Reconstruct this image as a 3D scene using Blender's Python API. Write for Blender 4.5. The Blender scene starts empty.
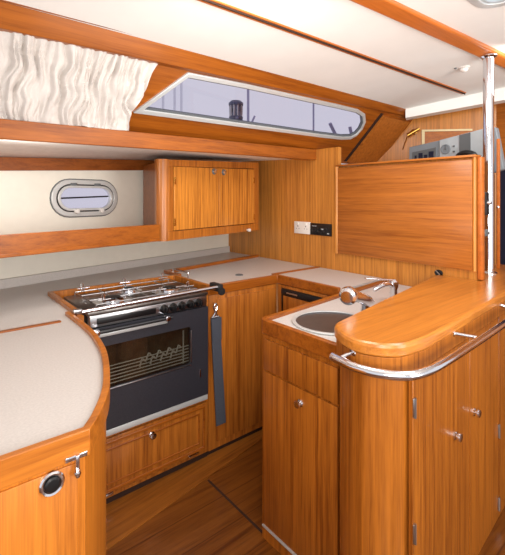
import bpy, bmesh, math, random
from mathutils import Vector, Matrix
random.seed(7)
C = bpy.context.scene.collection
PI = math.pi

# ------------------------------------------------------------------ materials
def lin(c):
    return tuple((v/12.92 if v <= .04045 else ((v+.055)/1.055)**2.4) for v in [x/255 for x in c]) + (1,)

def base_mat(name):
    m = bpy.data.materials.new(name); m.use_nodes = True
    nt = m.node_tree
    return m, nt, nt.nodes['Principled BSDF']

def plain(name, rgb, rough=.5, metal=0, noise=0.0, nscale=20, coat=0, bump=0, spec=None):
    m, nt, b = base_mat(name)
    b.inputs['Roughness'].default_value = rough
    b.inputs['Metallic'].default_value = metal
    b.inputs['Coat Weight'].default_value = coat
    if spec is not None: b.inputs['Specular IOR Level'].default_value = spec
    c = lin(rgb)
    tc = nt.nodes.new('ShaderNodeTexCoord')
    nz = nt.nodes.new('ShaderNodeTexNoise'); nz.inputs['Scale'].default_value = nscale; nz.inputs['Detail'].default_value = 4
    nt.links.new(tc.outputs['Object'], nz.inputs['Vector'])
    rp = nt.nodes.new('ShaderNodeValToRGB')
    rp.color_ramp.elements[0].position = .3; rp.color_ramp.elements[1].position = .7
    rp.color_ramp.elements[0].color = tuple(v*(1-noise) for v in c[:3]) + (1,)
    rp.color_ramp.elements[1].color = tuple(min(1, v*(1+noise)) for v in c[:3]) + (1,)
    nt.links.new(nz.outputs['Fac'], rp.inputs['Fac'])
    nt.links.new(rp.outputs['Color'], b.inputs['Base Color'])
    if bump:
        bp = nt.nodes.new('ShaderNodeBump'); bp.inputs['Strength'].default_value = bump; bp.inputs['Distance'].default_value = .003
        nt.links.new(nz.outputs['Fac'], bp.inputs['Height']); nt.links.new(bp.outputs['Normal'], b.inputs['Normal'])
    return m

def wood(name, rgb, axis='z', contrast=.3, rough=.35, fine=90, rot=0, coat=.25, planks=None):
    """varnished teak: streaks stretched along one axis, with fine pores and broad tone drift"""
    m, nt, b = base_mat(name)
    L = nt.links
    tc = nt.nodes.new('ShaderNodeTexCoord')
    mp = nt.nodes.new('ShaderNodeMapping')
    mp.inputs['Rotation'].default_value = (0, 0, rot)
    L.new(tc.outputs['Object'], mp.inputs['Vector'])
    def streak(across, along, detail, dist=0):
        s = [across]*3; s['xyz'.index(axis)] = along
        m2 = nt.nodes.new('ShaderNodeMapping'); m2.inputs['Scale'].default_value = s
        L.new(mp.outputs['Vector'], m2.inputs['Vector'])
        n = nt.nodes.new('ShaderNodeTexNoise'); n.inputs['Scale'].default_value = 1
        n.inputs['Detail'].default_value = detail; n.inputs['Distortion'].default_value = dist
        L.new(m2.outputs['Vector'], n.inputs['Vector'])
        return n.outputs['Fac']
    a = streak(fine*.75, 1.6, 4, .5); f = streak(fine*3.2, 9, 2); d = streak(9, .8, 2, .3)
    def mathn(op, x, y):
        n = nt.nodes.new('ShaderNodeMath'); n.operation = op
        for i, v in enumerate((x, y)):
            if isinstance(v, (int, float)): n.inputs[i].default_value = v
            else: L.new(v, n.inputs[i])
        return n.outputs[0]
    s = mathn('ADD', mathn('MULTIPLY', a, .52), mathn('ADD', mathn('MULTIPLY', f, .28), mathn('MULTIPLY', d, .20)))
    if planks:                                        # thin dark seams between boards
        pax, pitch = planks
        sp = nt.nodes.new('ShaderNodeSeparateXYZ'); L.new(mp.outputs['Vector'], sp.inputs[0])
        v = mathn('DIVIDE', sp.outputs['XYZ'.index(pax)], pitch)
        fr = mathn('FRACT', v, 0)
        seam = mathn('LESS_THAN', fr, .035)
        s = mathn('SUBTRACT', s, mathn('MULTIPLY', seam, .16))
    rp = nt.nodes.new('ShaderNodeValToRGB')
    c = lin(rgb)[:3]
    e = rp.color_ramp.elements
    e[0].position = .36; e[1].position = .64
    e[0].color = (c[0]*(1-contrast*1.1), c[1]*(1-contrast*1.35), c[2]*(1-contrast*1.5), 1)
    e[1].color = (min(1, c[0]*(1+contrast*.8)), min(1, c[1]*(1+contrast*.95)), min(1, c[2]*(1+contrast)), 1)
    k = e.new(.5); k.color = c + (1,)
    L.new(s, rp.inputs['Fac']); L.new(rp.outputs['Color'], b.inputs['Base Color'])
    b.inputs['Roughness'].default_value = rough
    b.inputs['Coat Weight'].default_value = coat; b.inputs['Coat Roughness'].default_value = .18
    b.inputs['Specular IOR Level'].default_value = .35
    bp = nt.nodes.new('ShaderNodeBump'); bp.inputs['Strength'].default_value = .12; bp.inputs['Distance'].default_value = .001
    L.new(f, bp.inputs['Height']); L.new(bp.outputs['Normal'], b.inputs['Normal'])
    return m

def glass(name, tint, refl=.05):
    m = bpy.data.materials.new(name); m.use_nodes = True
    nt = m.node_tree; nt.nodes.clear()
    o = nt.nodes.new('ShaderNodeOutputMaterial'); mx = nt.nodes.new('ShaderNodeMixShader')
    t = nt.nodes.new('ShaderNodeBsdfTransparent'); g = nt.nodes.new('ShaderNodeBsdfGlossy')
    t.inputs['Color'].default_value = lin(tint); g.inputs['Roughness'].default_value = .03
    mx.inputs['Fac'].default_value = refl
    nt.links.new(t.outputs[0], mx.inputs[1]); nt.links.new(g.outputs[0], mx.inputs[2]); nt.links.new(mx.outputs[0], o.inputs['Surface'])
    return m

TEAK = (190, 104, 34)
M = dict(
    bulk   = wood('bulkhead teak', (196, 128, 54), 'z', .34, fine=95),
    vert   = wood('vertical teak', (170, 100, 34), 'z', .42, fine=80),
    pen    = wood('peninsula teak', (158, 90, 26), 'z', .46, fine=95),
    stripe = wood('locker door teak', (196, 124, 46), 'z', .52, fine=120),
    alongx = wood('lengthwise teak', (152, 82, 20), 'x', .32, fine=60),
    alongy = wood('crosswise teak', (182, 106, 36), 'y', .26, fine=60),
    panel  = wood('panel teak', (174, 102, 38), 'y', .30, fine=75),
    bar    = wood('bar top teak', (194, 120, 46), 'x', .26, rough=.28, fine=70, coat=.4),
    light  = wood('foreground teak', (184, 108, 34), 'z', .32, fine=110),
    lightx = wood('foreground rail teak', (178, 104, 34), 'x', .30, fine=60),
    dark   = wood('dark brown teak', (138, 74, 26), 'x', .3, fine=60),  # deeper brown for bands, inlays and locker sides
    beam   = wood('beam teak', (194, 108, 44), 'x', .2, fine=50, rough=.3),
    floor  = wood('sole teak', (110, 62, 20), 'x', .42, fine=45, rough=.3, coat=.3, planks=('Y', .16)),
    margin = wood('margin plank teak', (138, 82, 28), 'x', .36, fine=55, rot=-.12),
    top    = plain('speckled laminate', (204, 199, 194), .4, noise=.07, nscale=160),
    hull   = plain('cream hull liner', (240, 236, 222), .5, noise=.02),
    head   = plain('white headliner', (240, 240, 236), .65, noise=.02, nscale=6),
    soff   = plain('grey soffit liner', (236, 231, 224), .6, noise=.05, nscale=30),
    hob    = plain('worn hob steel', (128, 124, 120), .3, .9, noise=.2, nscale=40),
    chrome = plain('polished steel', (226, 226, 230), .12, 1),
    steel  = plain('brushed steel', (190, 190, 192), .28, 1, noise=.06, nscale=60),
    portframe = plain('pale grey portlight frame', (216, 218, 216), .35, .25),
    alu    = plain('aluminium window frame', (206, 211, 211), .35, .35),
    black  = plain('black enamel', (16, 16, 18), .35),
    rubber = plain('black rubber', (20, 20, 22), .6),
    oven   = plain('oven door enamel', (46, 47, 54), .4, noise=.3, nscale=260, coat=.15),
    ovenin = plain('oven cavity', (74, 66, 54), .5, noise=.5),
    gap    = plain('dark joint and painted shade', (46, 22, 8), .8),  # dark joints, and painted shade under the cabinets
    white  = plain('white plastic', (236, 232, 226), .35),
    grey   = plain('grey instrument plate', (128, 136, 142), .5, noise=.05),
    pale   = plain('pale grey instrument plate', (176, 184, 188), .5, noise=.05),
    dgrey  = plain('dark grey plate', (96, 100, 102), .5),
    strap  = plain('grey webbing', (70, 75, 86), .8, noise=.15, nscale=220, bump=.4),
    cloth  = plain('off white curtain cloth', (204, 197, 191), .85, noise=.03, nscale=25),
    navy   = plain('navy fabric', (14, 18, 46), .8, noise=.2),
    brass  = plain('brass', (214, 168, 84), .25, 1),
    cream  = plain('cream trim', (240, 226, 176), .4),
    glass  = glass('tinted window glass', (210, 207, 222)),
    oglass = glass('oven glass', (222, 220, 214), .08),
    deck   = plain('white deck', (222, 222, 228), .6, noise=.03),
    winch  = plain('winch drum', (84, 88, 108), .4, .5, noise=.5, nscale=60),
    stay   = plain('weathered stay', (150, 150, 176), .5),
    boat   = plain('distant boats', (96, 104, 150), .7, noise=.2),
    lamp   = plain('frosted lamp lens', (250, 248, 242), .25),
    bright = plain('brushed sink bowl', (120, 124, 128), .38, .9, noise=.05, nscale=30),
)

# ------------------------------------------------------------------ mesh helpers
def box(bm, x0, x1, y0, y1, z0, z1, bev=0.0):
    t = bmesh.new()
    vs = [t.verts.new(p) for p in ((x0,y0,z0),(x1,y0,z0),(x1,y1,z0),(x0,y1,z0),(x0,y0,z1),(x1,y0,z1),(x1,y1,z1),(x0,y1,z1))]
    for f in ((3,2,1,0),(4,5,6,7),(0,1,5,4),(1,2,6,5),(2,3,7,6),(3,0,4,7)): t.faces.new([vs[i] for i in f])
    if bev: bmesh.ops.bevel(t, geom=t.edges[:], offset=bev, segments=2, affect='EDGES', profile=.5)
    merge(bm, t); return bm
def merge(bm, t):
    me = bpy.data.meshes.new('tmp'); t.to_mesh(me); t.free(); bm.from_mesh(me); bpy.data.meshes.remove(me)
def ext(bm, pts, vec):
    a = [bm.verts.new(p) for p in pts]; b = [bm.verts.new(Vector(p)+Vector(vec)) for p in pts]
    n = len(pts)
    bm.faces.new(a[::-1]); bm.faces.new(b)
    for i in range(n): bm.faces.new((a[i], a[(i+1)%n], b[(i+1)%n], b[i]))
    return bm
def prism(bm, xy, z0, z1): return ext(bm, [(x, y, z0) for x, y in xy], (0, 0, z1-z0))
def hexa(bm, p):                                     # eight corners, bottom four then top four
    vs = [bm.verts.new(q) for q in p]
    for f in ((3,2,1,0),(4,5,6,7),(0,1,5,4),(1,2,6,5),(2,3,7,6),(3,0,4,7)): bm.faces.new([vs[i] for i in f])
    return bm
def offset_poly(pts, d, closed=True):                # to the left of travel for d > 0
    out = []; n = len(pts)
    for i in range(n):
        p = Vector(pts[i]); a = Vector(pts[i-1]) if (closed or i) else None; b = Vector(pts[(i+1) % n]) if (closed or i < n-1) else None
        e = [(q.normalized()) for q in ((p-a) if a is not None else None, (b-p) if b is not None else None) if q is not None]
        ns = [Vector((-v.y, v.x)) for v in e]
        m = sum(ns, Vector((0, 0))).normalized(); k = max(.35, m.dot(ns[0]))
        out.append(tuple(p + m*(d/k)))
    return out
def stack(bm, outline, layers):                      # outline CCW; layers of (inset, z)
    rings = []
    for ins, z in layers:
        o = offset_poly(outline, ins) if ins else outline
        rings.append([bm.verts.new((x, y, z)) for x, y in o])
    n = len(outline)
    for a, b in zip(rings, rings[1:]):
        for i in range(n): bm.faces.new((a[i], a[(i+1)%n], b[(i+1)%n], b[i]))
    bm.faces.new(rings[0][::-1]); bm.faces.new(rings[-1]); return bm
def ribbon(bm, path, w, z0, z1, closed=False):       # wall of width w to the left of an open path
    q = offset_poly(path, w, closed)
    A = [[bm.verts.new((x, y, z)) for x, y in L] for L in (path, q) for z in (z0, z1)]
    n = len(path)
    for i in range(n if closed else n-1):
        j = (i+1) % n
        bm.faces.new((A[0][i], A[0][j], A[1][j], A[1][i])); bm.faces.new((A[2][j], A[2][i], A[3][i], A[3][j]))
        bm.faces.new((A[1][i], A[1][j], A[3][j], A[3][i])); bm.faces.new((A[2][i], A[2][j], A[0][j], A[0][i]))
    if not closed:
        for i in (0, n-1): bm.faces.new((A[0][i], A[1][i], A[3][i], A[2][i]))
    return bm
def tube(bm, pts, r, seg=12, closed=False):
    P = [Vector(p) for p in pts]; n = len(P); rings = []
    up = None
    for i in range(n):
        a = P[i-1] if (i or closed) else P[i]; b = P[(i+1) % n] if (i < n-1 or closed) else P[i]
        t = (b-a).normalized()
        if up is None: up = t.orthogonal().normalized()
        up = (up - t*up.dot(t)); up = up.normalized() if up.length > 1e-6 else t.orthogonal().normalized()
        s = t.cross(up); rr = r[i] if isinstance(r, (list, tuple)) else r
        rings.append([bm.verts.new(P[i] + rr*(math.cos(k*2*PI/seg)*up + math.sin(k*2*PI/seg)*s)) for k in range(seg)])
    for i in range(n if closed else n-1):
        a, b = rings[i], rings[(i+1) % n]
        for k in range(seg): bm.faces.new((a[k], a[(k+1)%seg], b[(k+1)%seg], b[k]))
    if not closed: bm.faces.new(rings[0][::-1]); bm.faces.new(rings[-1])
    return bm
def lathe(bm, prof, o=(0,0,0), axis=(0,0,1), seg=24, sx=1.0):
    ax = Vector(axis).normalized(); u = ax.orthogonal().normalized()
    if abs(ax.z) < .9: u = Vector((0,0,1)).cross(ax).normalized()
    v = ax.cross(u); O = Vector(o); rings = []
    for r, z in prof:
        if r < 1e-5: rings.append([bm.verts.new(O + ax*z)])
        else: rings.append([bm.verts.new(O + ax*z + r*(sx*math.cos(k*2*PI/seg)*u + math.sin(k*2*PI/seg)*v)) for k in range(seg)])
    for a, b in zip(rings, rings[1:]):
        for k in range(seg):
            f = []
            for x in ((a, k), (a, k+1), (b, k+1), (b, k)):
                w = x[0][x[1] % len(x[0])]
                if w not in f: f.append(w)
            if len(f) > 2: bm.faces.new(f)
    for r in (rings[0], rings[-1]):
        if len(r) > 1: bm.faces.new(r)
    return bm
def arc(cx, cy, r, a0, a1, n): return [(cx + r*math.cos(math.radians(a0+(a1-a0)*i/n)), cy + r*math.sin(math.radians(a0+(a1-a0)*i/n))) for i in range(n+1)]
def smooth(pts, n=6):                                # catmull-rom, open
    P = [Vector(p) for p in pts]; out = []
    for i in range(len(P)-1):
        a, b, c, d = P[max(i-1, 0)], P[i], P[i+1], P[min(i+2, len(P)-1)]
        for k in range(n):
            t = k/n
            out.append(tuple(.5*((2*b) + (c-a)*t + (2*a-5*b+4*c-d)*t*t + (3*b-a-3*c+d)*t**3)))
    return out + [tuple(P[-1])]
B = bmesh.new

def obj(name, bm, mat, parent=None, bevel=0, sharp=34):
    me = bpy.data.meshes.new(name)
    bmesh.ops.recalc_face_normals(bm, faces=bm.faces[:])
    if parent is not None:                           # meshes are written in world metres; keep them local to the thing
        bm.transform(WORLD[parent.name].inverted())
    bm.to_mesh(me); bm.free()
    for p in me.polygons: p.use_smooth = True
    me.set_sharp_from_angle(angle=math.radians(sharp))
    me.materials.append(M[mat])
    o = bpy.data.objects.new(name, me); C.objects.link(o)
    if parent is not None:
        o.parent = parent; WORLD[o.name] = WORLD[parent.name]
    else: WORLD[o.name] = Matrix.Identity(4)
    if bevel:
        md = o.modifiers.new('bevel', 'BEVEL'); md.width = bevel; md.segments = 2; md.limit_method = 'ANGLE'
    return o
WORLD = {}
def thing(name, label, cat, loc=(0,0,0), group=None, rotz=0):
    o = bpy.data.objects.new(name, None); C.objects.link(o); o.empty_display_size = .05
    o.location = loc; o.rotation_euler = (0, 0, rotz)
    o['label'] = label; o['category'] = cat
    if group: o['group'] = group
    WORLD[o.name] = Matrix.Translation(loc) @ Matrix.Rotation(rotz, 4, 'Z')
    return o
def tag(o, label, cat, group=None):
    o['label'] = label; o['category'] = cat
    if group: o['group'] = group
    return o
def struct(name, bm, mat, parent=None, bevel=0):
    o = obj(name, bm, mat, parent, bevel)
    if parent is None: o['kind'] = 'structure'
    return o
def lerp(a, b, t): return a + (b-a)*t

# ------------------------------------------------------------------ the setting
XB = 2.25                                            # galley bulkhead
HULL = lambda x: 2.64 + .233*(x-.364)                # hull side in plan
WT = .925                                            # worktop height

struct('floor', box(B(), -2, 3.7, -2, 2.3, -.03, 0), 'floor')
bm = B(); prism(bm, [(-.6, 1.44), (.595, 1.655), (1.457, 1.81), (2.25, 1.95), (2.25, 2.0), (-.6, 2.0)], 0, .004)
struct('trim_1', bm, 'margin')
struct('trim_2', box(B(), 1.139, 1.149, .2, 1.74, 0, .0015), 'gap')      # seam of the lifting sole board

# ceiling: cambered headliner between bulkheads
cam_prof = [(1.70, 2.112), (1.55, 2.142), (1.32, 2.185), (1.0, 2.245), (.7, 2.275), (.3, 2.285), (-.3, 2.28), (-.9, 2.22), (-1.9, 2.05)]
def zceil(y):
    for (a, za), (b, zb) in zip(cam_prof, cam_prof[1:]):
        if b <= y <= a: return lerp(za, zb, (a-y)/(a-b))
    return cam_prof[0][1] if y > 1.7 else 2.05
hx0, hx1, hy0, hy1 = 1.38, 1.95, .16, .73            # hatch opening
bm = B()
ys = sorted(set([p[0] for p in cam_prof] + [hy0, hy1, 1.45, 1.15, .85, .5, 0]), reverse=True); xs = [-2, hx0, hx1, 3.6]
G = [[bm.verts.new((x, y, zceil(y))) for y in ys] for x in xs]
for i in range(3):
    for j in range(len(ys)-1):
        if i == 1 and hy0 - 1e-6 <= ys[j+1] and ys[j] <= hy1 + 1e-6: continue
        bm.faces.new((G[i][j], G[i+1][j], G[i+1][j+1], G[i][j+1]))
struct('ceiling', bm, 'head')
# wooden strip with dark groove, heavy fore-and-aft beam, edge beam along the cabin side
bm = B(); ext(bm, [(-2, 1.335, zceil(1.335)-.006), (-2, 1.305, zceil(1.305)-.006), (-2, 1.305, zceil(1.305)+.01), (-2, 1.335, zceil(1.335)+.01)], (5.08, 0, 0))
s = struct('trim_3', bm, 'beam')
bm = B(); ext(bm, [(-2, 1.317, zceil(1.32)-.0125), (-2, 1.311, zceil(1.32)-.0125), (-2, 1.311, 2.19), (-2, 1.317, 2.19)], (5.08, 0, 0))
obj('groove', bm, 'gap', s)
bm = B(); ext(bm, [(.2, 1.083, 2.222), (.2, 1.003, 2.234), (.2, 1.003, 2.30), (.2, 1.083, 2.30)], (3.3, -.147, 0))
struct('trim_4', bm, 'beam', bevel=.008)
zl = lambda x: 2.042 + .010*x
bm = B()
hexa(bm, [(-2, 1.735, zl(-2)), (3.1, 1.735, zl(3.1)), (3.1, 1.84, zl(3.1)), (-2, 1.84, zl(-2)),
          (-2, 1.662, zl(-2)+.09), (3.1, 1.665, zl(3.1)+.075), (3.1, 1.84, zl(3.1)+.12), (-2, 1.84, zl(-2)+.12)])
s = struct('trim_5', bm, 'alongx', bevel=.004)
bm = B(); tube(bm, [(-2, 1.665, zl(-2)+.084), (3.1, 1.668, zl(3.1)+.068)], .006, 8)
obj('bead', bm, 'dark', s)
bm = B(); hexa(bm, [(2.94, 1.70, 2.045), (3.36, 1.0, 2.15), (3.46, 1.0, 2.15), (3.04, 1.75, 2.045), (2.94, 1.70, 2.14), (3.36, 1.0, 2.30), (3.46, 1.0, 2.30), (3.04, 1.75, 2.14)])
struct('trim_6', bm, 'head')

# cabin side with the long tinted window
CS = lambda z: 1.95 + (1.85-z)*.9
def on_cs(x, z, out=0): return (x, CS(z) - out*.743, z - out*.669)
wout = [(.835, 1.852), (1.045, 2.05)] + [(x, 2.056) for x in (1.4, 1.8, 2.2)] + [(2.42, 2.054), (2.52, 2.038), (2.585, 1.995), (2.605, 1.945), (2.59, 1.9), (2.545, 1.872), (2.45, 1.862), (2.2, 1.858), (1.6, 1.855)]
def holed(outer, inner, f):                          # flat wall with a hole
    bm = B(); E = []
    for loop in (outer, inner):
        vs = [bm.verts.new(f(*p)) for p in loop]
        E += [bm.edges.new((vs[i], vs[(i+1) % len(vs)])) for i in range(len(vs))]
    bmesh.ops.triangle_fill(bm, edges=E, use_beauty=True); return bm
win_hole = offset_poly(wout, -.012)
bm = holed([(-1.2, 1.70), (3.15, 1.70), (3.15, 2.10), (-1.2, 2.10)], win_hole, on_cs)
struct('wall_upper_left', bm, 'alongx')
w = bpy.data.objects.new('window_1', None); C.objects.link(w); w['kind'] = 'structure'; w.location = (0, 0, 0); WORLD['window_1'] = Matrix.Identity(4)
def frame_ring(loop_o, loop_i, f, t0, t1):
    bm = B(); A = [[bm.verts.new(f(x, z, t)) for x, z in L] for L in (loop_o, loop_i) for t in (t0, t1)]; n = len(loop_o)
    for i in range(n):
        j = (i+1) % n
        for a, b in ((0, 1), (1, 3), (3, 2), (2, 0)): bm.faces.new((A[a][i], A[a][j], A[b][j], A[b][i]))
    return bm
obj('window_frame', frame_ring(wout, offset_poly(wout, -.019), on_cs, -.02, .012), 'alu', w, bevel=.003)
obj('gasket', frame_ring(offset_poly(wout, -.018), offset_poly(wout, -.023), on_cs, -.02, .004), 'dgrey', w)
gl = offset_poly(wout, -.014); bm = B(); bm.faces.new([bm.verts.new(on_cs(x, z, -.012)) for x, z in gl]); obj('pane', bm, 'glass', w)
# diagonal joint and end post where the cabin side meets the far bulkhead
bm = B(); hexa(bm, [on_cs(2.655, 1.72, .0), on_cs(2.685, 1.72, .0), on_cs(2.685, 1.72, .004), on_cs(2.655, 1.72, .004), on_cs(2.70, 2.06, 0), on_cs(2.732, 2.06, 0), on_cs(2.732, 2.06, .004), on_cs(2.70, 2.06, .004)])
struct('trim_7', bm, 'gap')
bm = B(); hexa(bm, [on_cs(2.69, 1.72, 0), on_cs(3.1, 1.72, 0), on_cs(3.1, 1.72, .02), on_cs(2.69, 1.72, .02), on_cs(2.735, 2.05, 0), on_cs(3.1, 2.05, 0), on_cs(3.1, 2.05, .02), on_cs(2.735, 2.05, .02)])
struct('trim_8', bm, 'panel')

# side deck underside and fascia
FY = lambda x: 1.87 + .065*(x-.26); FZ = lambda x: 1.658 + .021*(x-.26)
x0, x1 = -1.2, XB
bm = B(); hexa(bm, [(x0, FY(x0), FZ(x0)), (x1, FY(x1), FZ(x1)), (x1, FY(x1)+.022, FZ(x1)), (x0, FY(x0)+.022, FZ(x0)),
                    (x0, FY(x0), FZ(x0)+.084), (x1, FY(x1), FZ(x1)+.075), (x1, FY(x1)+.022, FZ(x1)+.075), (x0, FY(x0)+.022, FZ(x0)+.084)])
struct('trim_9', bm, 'alongx', bevel=.004)
bm = B(); hexa(bm, [(x0, FY(x0)+.01, FZ(x0)+.066), (x1, FY(x1)+.01, FZ(x1)+.06), (x1, 2.14, FZ(x1)+.06), (x0, 2.14, FZ(x0)+.066),
                    (x0, FY(x0)+.01, FZ(x0)+.078), (x1, FY(x1)+.01, FZ(x1)+.07), (x1, 2.14, FZ(x1)+.07), (x0, 2.14, FZ(x0)+.078)])
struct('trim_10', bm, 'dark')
ZS = lambda x: 1.65 + .05*(x-.36)/.9
bm = B(); bm.faces.new([bm.verts.new(p) for p in ((x0, FY(x0)+.012, FZ(x0)+.012), (x1, FY(x1)+.012, FZ(x1)+.012), (x1, HULL(x1), ZS(x1)), (x0, HULL(x0), ZS(x0)))])
struct('ceiling_soffit', bm, 'soff')

# hull side with the oval portlight
def on_hull(s, z, out=0):                            # s = distance along X
    return (s + out*.227, HULL(s) - out*.974, z)
pcx, pcz, pw, ph = .862, 1.423, .225, .117             # half sizes
def oval(w, h, n=12):
    r = h; return [(pcx + (w-r) + r*math.cos(a), pcz + r*math.sin(a)) for a in [(-PI/2 + PI*i/n) for i in range(n+1)]] + \
                  [(pcx - (w-r) + r*math.cos(a), pcz + r*math.sin(a)) for a in [(PI/2 + PI*i/n) for i in range(n+1)]]
bm = holed([(-1.2, .5), (2.3, .5), (2.3, 1.76), (-1.2, 1.58)], oval(pw-.02, ph-.02), on_hull)
struct('wall_left', bm, 'hull')
bm = B(); hexa(bm, [on_hull(-1.2, ZS(-1.2)-.075, .0), on_hull(1.9, ZS(1.9)-.075, 0), on_hull(1.9, ZS(1.9)-.075, .02), on_hull(-1.2, ZS(-1.2)-.075, .02),
                    on_hull(-1.2, ZS(-1.2), 0), on_hull(1.9, ZS(1.9), 0), on_hull(1.9, ZS(1.9), .02), on_hull(-1.2, ZS(-1.2), .02)])
struct('trim_11', bm, 'dark')
w = bpy.data.objects.new('window_2', None); C.objects.link(w); w['kind'] = 'structure'; WORLD['window_2'] = Matrix.Identity(4)
obj('outer_frame', frame_ring(oval(pw, ph), oval(pw-.03, ph-.03), on_hull, -.01, .014), 'portframe', w, bevel=.004)
obj('outer_seal', frame_ring(oval(pw+.006, ph+.006), oval(pw-.002, ph-.002), on_hull, -.004, .005), 'dgrey', w)
obj('seal', frame_ring(oval(pw-.028, ph-.028), oval(pw-.038, ph-.038), on_hull, -.01, .012), 'black', w)
obj('inner_frame', frame_ring(oval(pw-.037, ph-.037), oval(pw-.055, ph-.052), on_hull, -.012, .02), 'portframe', w, bevel=.003)
bm = B(); bm.faces.new([bm.verts.new(on_hull(x, z, -.004)) for x, z in oval(pw-.034, ph-.034)]); obj('pane', bm, 'glass', w)
for k, dx in enumerate((-.075, .095)):
    bm = B(); c = on_hull(pcx+dx, pcz-.083, .016); lathe(bm, [(0, .026), (.014, .024), (.017, .012), (.012, 0), (0, 0)], c, (.227, -.974, 0), 14); obj('latch_knob', bm, 'white', w)
for dx in (-.09, .07):
    bm = B(); p = on_hull(pcx+dx, pcz+.088, .02); box(bm, p[0]-.02, p[0]+.02, p[1]-.006, p[1]+.006, p[2]-.008, p[2]+.008, .002); obj('hinge', bm, 'dgrey', w)

# galley bulkhead, boat's far bulkhead and the dark doorway beyond
bm = B()
prism(bm, [(XB, .90), (XB+.03, .90), (XB+.03, 1.80), (XB, 1.80)], 0, 1.636)
prism(bm, [(XB, 1.80), (XB+.03, 1.80), (XB+.03, 3.09), (XB, 3.09)], 0, 1.775)
struct('wall_back', bm, 'bulk')
bm = B(); bm.faces.new([bm.verts.new(p) for p in ((3.02, 2.1, .0), (3.42, 1.229, 0), (3.42, 1.229, 2.20), (3.27, 1.556, 2.13), (3.02, 2.1, 2.06))])
struct('wall_far', bm, 'bulk')
struct('door_1', prism(B(), [(3.52, .3), (3.54, .3), (3.54, 1.30), (3.52, 1.30)], 0, 1.70), 'navy')
struct('wall_far.001', prism(B(), [(3.56, -.6), (3.58, -.6), (3.58, 1.4), (3.56, 1.4)], 0, 2.3), 'panel')

# deck hatch overhead
w = bpy.data.objects.new('window_3', None); C.objects.link(w); w['kind'] = 'structure'; WORLD['window_3'] = Matrix.Identity(4)
def rrect(x0, x1, y0, y1, r, n=6):
    return arc(x1-r, y0+r, r, -90, 0, n) + arc(x1-r, y1-r, r, 0, 90, n) + arc(x0+r, y1-r, r, 90, 180, n) + arc(x0+r, y0+r, r, 180, 270, n)
fz = lambda x, y, t: (x, y, 2.285 - t)
obj('window_frame', frame_ring(rrect(hx0-.035, hx1+.035, hy0-.035, hy1+.035, .09), rrect(hx0+.0, hx1-.0, hy0+.0, hy1-.0, .06), fz, -.03, .022), 'alu', w, bevel=.004)
obj('gasket', frame_ring(rrect(hx0+.0, hx1-.0, hy0+.0, hy1-.0, .06), rrect(hx0+.012, hx1-.012, hy0+.012, hy1-.012, .05), fz, -.03, .016), 'pale', w)
bm = B(); bm.faces.new([bm.verts.new((x, y, 2.31)) for x, y in rrect(hx0+.004, hx1-.004, hy0+.004, hy1-.004, .055)]); obj('pane', bm, 'glass', w)

# ------------------------------------------------------------------ worktop around the cooker
HX0, HX1, HYB = .548, 1.245, 2.27                    # cooker recess
edge = smooth([(.286, .887), (.335, .955), (.40, 1.08), (.472, 1.30), (.506, 1.50), (.514, 1.66), (.514, 1.86)], 5)
edge_in = offset_poly(edge, .016, False)
t = thing('worktop', 'pale speckled galley worktop with wooden fiddle edge wrapping round the cooker to the bulkhead', 'worktop', (.9, 2.3, WT))
xh = XB - .004
outl = [(-.9, .90)] + [(x, y) for x, y in edge_in] + [(HX0-.012, 1.86), (HX0-.012, HYB+.012), (HX1+.012, HYB+.012), (HX1+.012, 1.905), (1.775, 1.905), (1.775, 1.415), (xh, 1.455), (xh, HULL(xh)-.004), (-.9, HULL(-.9)-.004)]
bm = B(); prism(bm, outl, WT-.028, WT); obj('surface', bm, 'top', t)
bm = B(); ribbon(bm, [(-.9, .887)] + edge, .018, .885, .94); obj('fiddle', bm, 'lightx', t, bevel=.004)
bm = B(); ribbon(bm, [(HX1-.004, 1.886), (1.757, 1.886), (1.757, 1.405)], .02, .888, .942); obj('fiddle', bm, 'alongx', t, bevel=.004)
bm = B(); ribbon(bm, [(HX0, 1.80), (HX0, HYB), (HX1, HYB), (HX1, 1.9)], .022, WT-.03, .945); obj('cooker_surround', bm, 'vert', t, bevel=.003)
bm = B(); box(bm, -.9, .456, 1.762, 1.784, WT, WT+.006, .002); obj('inlay_strip', bm, 'dark', t)
bm = B(); box(bm, 1.79, 2.24, 1.955, 1.98, WT, WT+.008, .002); obj('inlay_strip', bm, 'alongx', t)
bm = B(); prism(bm, [(1.30, 2.44), (2.23, 2.62), (2.23, 2.65), (1.30, 2.47)], WT, WT+.022); obj('inlay_strip', bm, 'alongx', t, bevel=.003)
bm = B(); prism(bm, [(1.272, 2.28), (1.30, 2.28), (1.30, 2.47), (1.272, 2.47)], WT, WT+.022); obj('inlay_strip', bm, 'alongx', t, bevel=.003)
bm = B(); lathe(bm, [(0, .004), (.012, .004), (.02, .006), (.026, .003), (.026, 0), (0, 0)], (1.62, 2.1, WT), seg=18); obj('lid_ring', bm, 'dgrey', t)
bm = B(); prism(bm, [(-.9, HULL(-.9)-.03), (2.24, HULL(2.24)-.03), (2.24, HULL(2.24)-.004), (-.9, HULL(-.9)-.004)], WT, WT+.05); obj('upstand', bm, 'top', t)

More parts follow.
